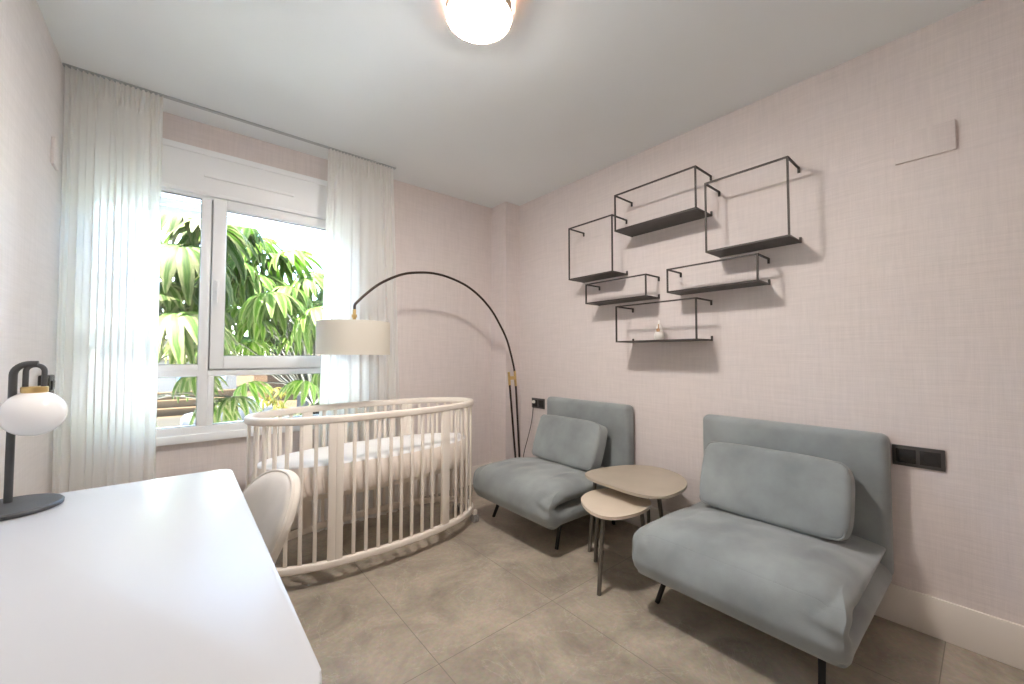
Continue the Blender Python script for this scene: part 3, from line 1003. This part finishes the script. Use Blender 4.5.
# ---------------------------------------------------------------- wall shelves
def shelf(label, y_r, y_l, z0, z1, d):
    root = thing('wall_shelf', label, 'wall shelf', (XR, (y_r + y_l) / 2, z0), group='black wire wall shelves')
    xf = XR - d
    w = .0042
    f = MB()
    for y in (y_r, y_l):
        f.box(xf - w, xf + w, y - w, y + w, z0 - w, z1 + w)
        f.box(xf + w, XR - .002, y - w, y + w, z1 - w, z1 + w)
        f.box(xf + w, XR - .002, y - w, y + w, z0 - w, z0 + w)
    f.box(xf - w, xf + w, y_r + w, y_l - w, z1 - w, z1 + w)
    f.box(xf - w, xf + w, y_r + w, y_l - w, z0 - w, z0 + w)
    f.build('frame', M['wire'], root, smooth=False)
    MB().box(xf + w, XR - .004, y_r + w, y_l - w, z0 - .003, z0 + .003).build('shelf_board', M['shelf'], root, smooth=False)
    for y in (y_r, y_l):
        for zz, dz in ((z1, -.022), (z0, .022)):
            MB().box(XR - .010, XR - .002, y - .005, y + .005, min(zz, zz + dz) - .003, max(zz, zz + dz) + .003).build('mounting_tab', M['wire'], root, smooth=False)
    return root
shelf('black wire wall shelf with square frame at the far left of the group', 1.616, 2.003, 1.718, 2.102, .175)
shelf('wide black wire wall shelf mounted highest of the group', 1.034, 1.572, 1.977, 2.213, .200)
shelf('large tall black wire wall shelf at the right end of the group', .599, .988, 1.722, 2.103, .182)
shelf('low flat black wire wall shelf below the square shelf at the left', 1.376, 1.856, 1.525, 1.661, .160)
shelf('low flat black wire wall shelf below the large shelf at the right', .742, 1.226, 1.529, 1.664, .168)
shelf('lowest black wire wall shelf holding a small white ornament', 1.043, 1.572, 1.240, 1.471, .197)

ox, oy, oz = 2.325, 1.338, 1.2435
t = thing('ornament', 'small white gnome ornament with pointed hat on the lowest wall shelf', 'ornament', (ox, oy, oz))
MB().lathe([(.018, 0), (.025, .006), (.031, .022), (.030, .040), (.024, .054), (.014, .062)], (ox, oy, oz), 28).build('body', M['porcelain'], t)
MB().lathe([(.020, .056), (.021, .062), (.016, .085), (.010, .106), (.004, .126), (.001, .132)], (ox, oy, oz), 24).build('hat', M['porcelain'], t)
fc = MB().rbox((ox - .019, oy - .004, oz + .066), (.006, .011, .010), .005, (2, 2, 2))
fc.box(ox - .020, ox - .014, oy - .009, oy - .003, oz + .068, oz + .104, .002)
fc.build('face', M['tan'], t)

# ---------------------------------------------------------------- outside
GZ = -2.6
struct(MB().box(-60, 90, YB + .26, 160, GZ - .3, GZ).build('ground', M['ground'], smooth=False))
struct(MB().box(-20, 24, YB + .30, 15.0, GZ, GZ + .03).build('bounce_slab', M['bounce_pale'], smooth=False))  # unseen pale slab, added to bounce sunlight up onto the ceiling
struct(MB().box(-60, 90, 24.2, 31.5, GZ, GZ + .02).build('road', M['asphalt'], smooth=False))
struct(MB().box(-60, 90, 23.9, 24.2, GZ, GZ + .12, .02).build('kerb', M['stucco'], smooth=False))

def leaf_cluster(m, uvl, P, L, n, rr, droop=1.0, face=None):
    # one palmate leaf: leaflets radiate from the hub and droop like an umbrella
    a0 = rr.uniform(0, 6.28)
    tilt = Matrix.Rotation(rr.uniform(-.35, .35), 3, 'X') @ Matrix.Rotation(rr.uniform(-.35, .35), 3, 'Y')
    for k in range(n):
        a = a0 + 2 * PI * k / n + rr.uniform(-.10, .10)
        o = Vector((math.cos(a), math.sin(a), 0))
        s_ = Vector((-math.sin(a), math.cos(a), 0))
        l = L * rr.uniform(.85, 1.08)
        dr = droop * rr.uniform(.85, 1.15)
        NS = 6
        rows = []
        for i in range(NS + 1):
            s = i / NS
            th = .20 + 1.25 * dr * s
            # centre line bends over along an arc
            r_ = l * (math.sin(th) - math.sin(.20)) / (1.25 * dr) if False else l * (.12 + .72 * math.sin(min(1.45, s * 1.25 * min(1.15, dr))))
            z = l * (.05 * math.sin(s * 3) - .72 * dr * s ** 1.7)
            w = l * .112 * max(.05, math.sin(PI * min(1, (s * .93 + .05))) ** .75)
            c = o * r_ + Vector((0, 0, z))
            edge = Vector((0, 0, -.42 * w))
            rows.append([(c - s_ * w + edge), c, (c + s_ * w + edge)])
        vs = [[m.bm.verts.new(P + tilt @ p) for p in row] for row in rows]
        for i in range(NS):
            for j in range(2):
                f = m.bm.faces.new((vs[i][j], vs[i][j + 1], vs[i + 1][j + 1], vs[i + 1][j]))
                uu = (j / 2, (j + 1) / 2, (j + 1) / 2, j / 2)
                vv = (i / NS, i / NS, (i + 1) / NS, (i + 1) / NS)
                for lp, a_, b_ in zip(f.loops, uu, vv):
                    lp[uvl].uv = (a_, b_)

def umbrella_tree(label, base, hubs, mat, seed, fork):
    rr = random.Random(seed)
    root = thing('umbrella_tree', label, 'tree', base, group='umbrella trees outside the window')
    tr = MB()
    fk = Vector(fork)
    tr.tube(smooth_open([base, (base[0] + .08, base[1] + .05, base[2] + 1.2), tuple(fk)], 5), .055, 10)
    pet = MB()
    m = MB()
    uvl = m.bm.loops.layers.uv.new('UVMap')
    for hx_, hy_, hz_, L, n in hubs:
        P = Vector((hx_, hy_, hz_))
        mid_ = P.lerp(fk, .45) + Vector((rr.uniform(-.1, .1), rr.uniform(-.1, .1), .10))
        pet.tube(smooth_open([tuple(fk), tuple(mid_), tuple(P)], 4), [.012] * 4 + [.008] * 4 + [.005], 6)
        leaf_cluster(m, uvl, P, L * 1.05, n + 4, rr, droop=rr.uniform(.95, 1.30))
    tr.build('trunk', M['bark'], root)
    pet.build('stalks', M['petiole'], root)
    m.build('foliage', mat, root, angle=60)
    return root

rr = random.Random(21)
hubs_r = [(.65, 4.60, 2.14, .30, 11), (.45, 4.60, 2.31, .30, 11), (.82, 4.50, 2.18, .32, 12), (1.06, 4.75, 2.06, .28, 11), (.97, 4.35, 1.92, .28, 12),
          (.80, 4.30, 1.80, .30, 12), (.62, 4.10, 1.70, .34, 13), (.98, 4.08, 1.59, .33, 13), (.50, 4.45, 1.90, .30, 11), (.38, 4.40, 2.00, .30, 11),
          (1.20, 4.62, 1.72, .30, 11), (1.35, 5.00, 1.98, .28, 11), (1.10, 4.70, 1.42, .26, 11), (.72, 5.1, 1.66, .30, 10), (.45, 4.9, 1.60, .32, 10),
          (.30, 4.8, 1.95, .32, 10), (.95, 5.2, 1.45, .26, 10), (.60, 5.3, 1.32, .26, 10), (1.0, 4.6, .88, .26, 10), (1.25, 4.7, 1.05, .28, 11),
          (.40, 5.2, 2.25, .3, 10), (.75, 5.4, 2.05, .3, 10), (.20, 5.0, 1.45, .3, 10), (.55, 5.0, .86, .24, 9), (.42, 4.5, 2.42, .3, 11), (.62, 5.0, 2.40, .28, 10)]
for k in range(26):
    hx_, hz_ = rr.uniform(.05, 1.15), rr.uniform(1.25, 2.45)
    if hx_ > .80 and hz_ > 1.95:
        hz_ -= .6
    hubs_r.append((hx_, rr.uniform(4.9, 5.9), hz_, rr.uniform(.26, .32), 11))
for k in range(22):
    hubs_r.append((rr.uniform(1.3, 2.9), rr.uniform(4.4, 6.0), rr.uniform(.6, 2.0), rr.uniform(.26, .33), 11))
umbrella_tree('umbrella tree with striped lime leaves behind the opening window sash', (1.55, 5.3, GZ), hubs_r, M['leaf_lime'], 4, (1.25, 5.25, .55))
hubs_l = [(.17, 4.0, 2.20, .40, 11), (.02, 4.15, 2.36, .40, 12), (-.01, 3.85, 1.98, .42, 13), (.22, 4.6, 2.02, .34, 11), (-.03, 3.85, 1.46, .40, 14),
          (.17, 4.5, 1.60, .34, 11), (.24, 4.6, 1.28, .30, 11), (.07, 4.2, 1.72, .38, 12), (.10, 4.4, 1.00, .27, 11), (.22, 4.25, .76, .24, 10), (.37, 4.3, .78, .26, 10),
          (-.15, 4.4, 2.10, .38, 11), (-.2, 4.1, 1.70, .38, 12), (-.1, 4.6, 1.30, .35, 11), (.12, 4.8, 2.45, .35, 11)]
for k in range(16):
    hubs_l.append((rr.uniform(-1.6, -.2), rr.uniform(4.0, 5.4), rr.uniform(.5, 2.5), rr.uniform(.30, .38), 11))
umbrella_tree('umbrella tree with cream edged drooping leaves behind the narrow left window pane', (-.55, 4.9, GZ), hubs_l, M['leaf_var'], 9, (-.45, 4.85, .65))

def shrub(label, loc, rad, n, mat, seed, L=.16):
    rr = random.Random(seed)
    root = thing('shrub', label, 'shrub', loc, group='shrubs across the street')
    m = MB()
    uvl = m.bm.loops.layers.uv.new('UVMap')
    st = MB()
    for k in range(n):
        d = Vector((rr.gauss(0, 1), rr.gauss(0, 1), abs(rr.gauss(0, 1)) + .1)).normalized()
        P = Vector(loc) + Vector((d.x * rad[0], d.y * rad[0], d.z * rad[1])) * rr.uniform(.55, 1.0)
        leaf_cluster(m, uvl, P, L * rr.uniform(.8, 1.2), 7, rr, droop=.9)
        if k % 8 == 0:
            st.tube([loc, tuple(P)], [.02, .006], 5)
    m.build('foliage', mat, root, angle=60)
    st.build('stems', M['bark'], root)
    return root
shrub('yellow leaved shrub outside beyond the lower right window pane', (1.25, 8.6, GZ), (.75, 3.3), 150, M['leaf_yellow'], 1, .22)
shrub('bushy green shrub outside behind the yellow leaved one', (3.6, 14.2, GZ), (1.6, 2.3), 130, M['leaf_green'], 2, .34)
shrub('olive shrub beside the front of the white car', (-2.6, 21.5, GZ), (1.2, 1.6), 100, M['leaf_green'], 3, .34)
shrub('tall green shrub outside near the arc lamp shade seen through the glass', (1.95, 6.9, GZ), (.5, 3.4), 130, M['leaf_green'], 5, .30)
shrub('wide green shrub at the foot of the pink house', (11.5, 34.0, GZ), (2.6, 2.2), 120, M['leaf_green'], 6, .7)

# palm trunk across the road
t = thing('palm_tree', 'grey trunked palm standing in front of the pink house', 'tree', (4.9, 23.0, GZ))
MB().tube([(4.9, 23.0, GZ), (4.95, 23.0, GZ + 1.5), (4.9, 23.0, GZ + 3.6), (4.85, 23, GZ + 5.4)], [.32, .27, .24, .22], 14).build('trunk', M['trunk'], t)
m = MB(); uvl = m.bm.loops.layers.uv.new('UVMap')
leaf_cluster(m, uvl, Vector((4.85, 23, GZ + 5.4)), 2.2, 14, random.Random(3), 1.0)
leaf_cluster(m, uvl, Vector((4.85, 23, GZ + 5.6)), 1.9, 11, random.Random(8), .8)
m.build('fronds', M['leaf_green'], t)

# parked car, nose to the left
def car(label, loc):
    root = thing('car', label, 'car', loc)
    x, y, z = loc
    prof = [(0, .32), (.02, .55), (.15, .72), (1.05, .92), (1.35, .98), (2.05, 1.40), (2.35, 1.46), (3.1, 1.45), (3.75, 1.18), (3.98, 1.02), (4.05, .62), (4.02, .34), (3.6, .24), (.5, .24)]
    low = [(0, .32), (.02, .55), (.15, .74), (1.05, .93), (1.35, .98), (3.85, 1.06), (3.98, 1.0), (4.05, .62), (4.02, .34), (3.6, .24), (.5, .24)]
    cab = [(1.25, .95), (2.02, 1.40), (2.35, 1.46), (3.1, 1.45), (3.72, 1.17), (3.86, 1.02)]
    def extr(pr, y0, y1, bev):
        m = MB()
        m.prism([(p[0], p[1]) for p in pr], y0, y1, bev, 3)
        m.move(Matrix.Translation((x, y, z)) @ Matrix.Rotation(PI / 2, 4, 'X') @ Matrix.Identity(4))
        return m
    body = extr(low, -1.72, 0, .07)
    body.build('body', M['carpaint'], root)
    extr(cab, -1.58, -.14, .08).build('cabin', M['carpaint'], root)
    wnd = [(1.50, 1.00), (2.08, 1.35), (2.36, 1.395), (3.05, 1.385), (3.55, 1.16), (3.60, 1.06)]
    gl = extr(wnd, -1.60, -.12, .01)
    gl.build('side_windows', M['darkglass'], root)
    ws = MB()
    ws.quad_grid([[Vector((x + 1.30, y + yy, z + .985)), Vector((x + 2.0, y + yy, z + 1.40))] for yy in (.22, 1.50)])
    ws.move(Matrix.Translation((-.012, 0, .018)))
    ws.build('windscreen', M['darkglass'], root)
    for wx in (.78, 3.28):
        for wy in (.06, 1.52):
            w = MB().cyl((x + wx, y + wy - .02, z + .31), (x + wx, y + wy + .18, z + .31), .31, seg=28).build('wheel', M['tyre'], root)
            MB().cyl((x + wx, y + wy - .035, z + .31), (x + wx, y + wy - .018, z + .31), .20, seg=20).build('hubcap', M['hub'], w)
    return root
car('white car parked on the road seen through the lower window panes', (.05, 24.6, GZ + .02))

def house(label, x0, x1, y0, y1, h, wallm, nwin):
    root = thing('house', label, 'house', ((x0 + x1) / 2, y0, GZ))
    MB().box(x0, x1, y0, y1, GZ, GZ + h).build('wall', wallm, root, smooth=False)
    rf = MB()
    e = .4
    A = [Vector((x0 - e, y0 - e, GZ + h)), Vector((x1 + e, y0 - e, GZ + h)), Vector((x1 + e, y1 + e, GZ + h)), Vector((x0 - e, y1 + e, GZ + h))]
    B = [Vector((x0 + 1.5, (y0 + y1) / 2, GZ + h + 1.4)), Vector((x1 - 1.5, (y0 + y1) / 2, GZ + h + 1.4))]
    vs = [rf.bm.verts.new(p) for p in A + B]
    for f in ((0, 1, 5, 4), (1, 2, 5), (2, 3, 4, 5), (3, 0, 4), (3, 2, 1, 0)):
        rf.bm.faces.new([vs[i] for i in f])
    rf.build('roof', M['rooftile'], root, smooth=False)
    for k in range(nwin):
        wx = x0 + (x1 - x0) * (k + .5) / nwin
        f = MB().box(wx - .6, wx + .6, y0 - .06, y0 + .02, GZ + 1.1, GZ + 2.5, .02).build('window', M['stucco'], root)
        MB().box(wx - .5, wx + .5, y0 - .075, y0 - .05, GZ + 1.2, GZ + 2.4).build('pane', M['darkglass'], f, smooth=False)
    return root
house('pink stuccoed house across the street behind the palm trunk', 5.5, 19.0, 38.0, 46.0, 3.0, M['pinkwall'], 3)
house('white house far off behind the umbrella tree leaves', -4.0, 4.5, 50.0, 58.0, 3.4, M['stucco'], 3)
t = thing('retaining_wall', 'low tan stepped stone wall across the road behind the car', 'wall', (-3.0, 32.5, GZ))
rw = MB()
for k in range(3):
    rw.box(-14 + k * .6, 4.6 - k * .5, 32.5 + k * .7, 33.4 + k * .7, GZ, GZ + .45 + .45 * k, .03)
rw.build('stone_steps', M['sand'], t)
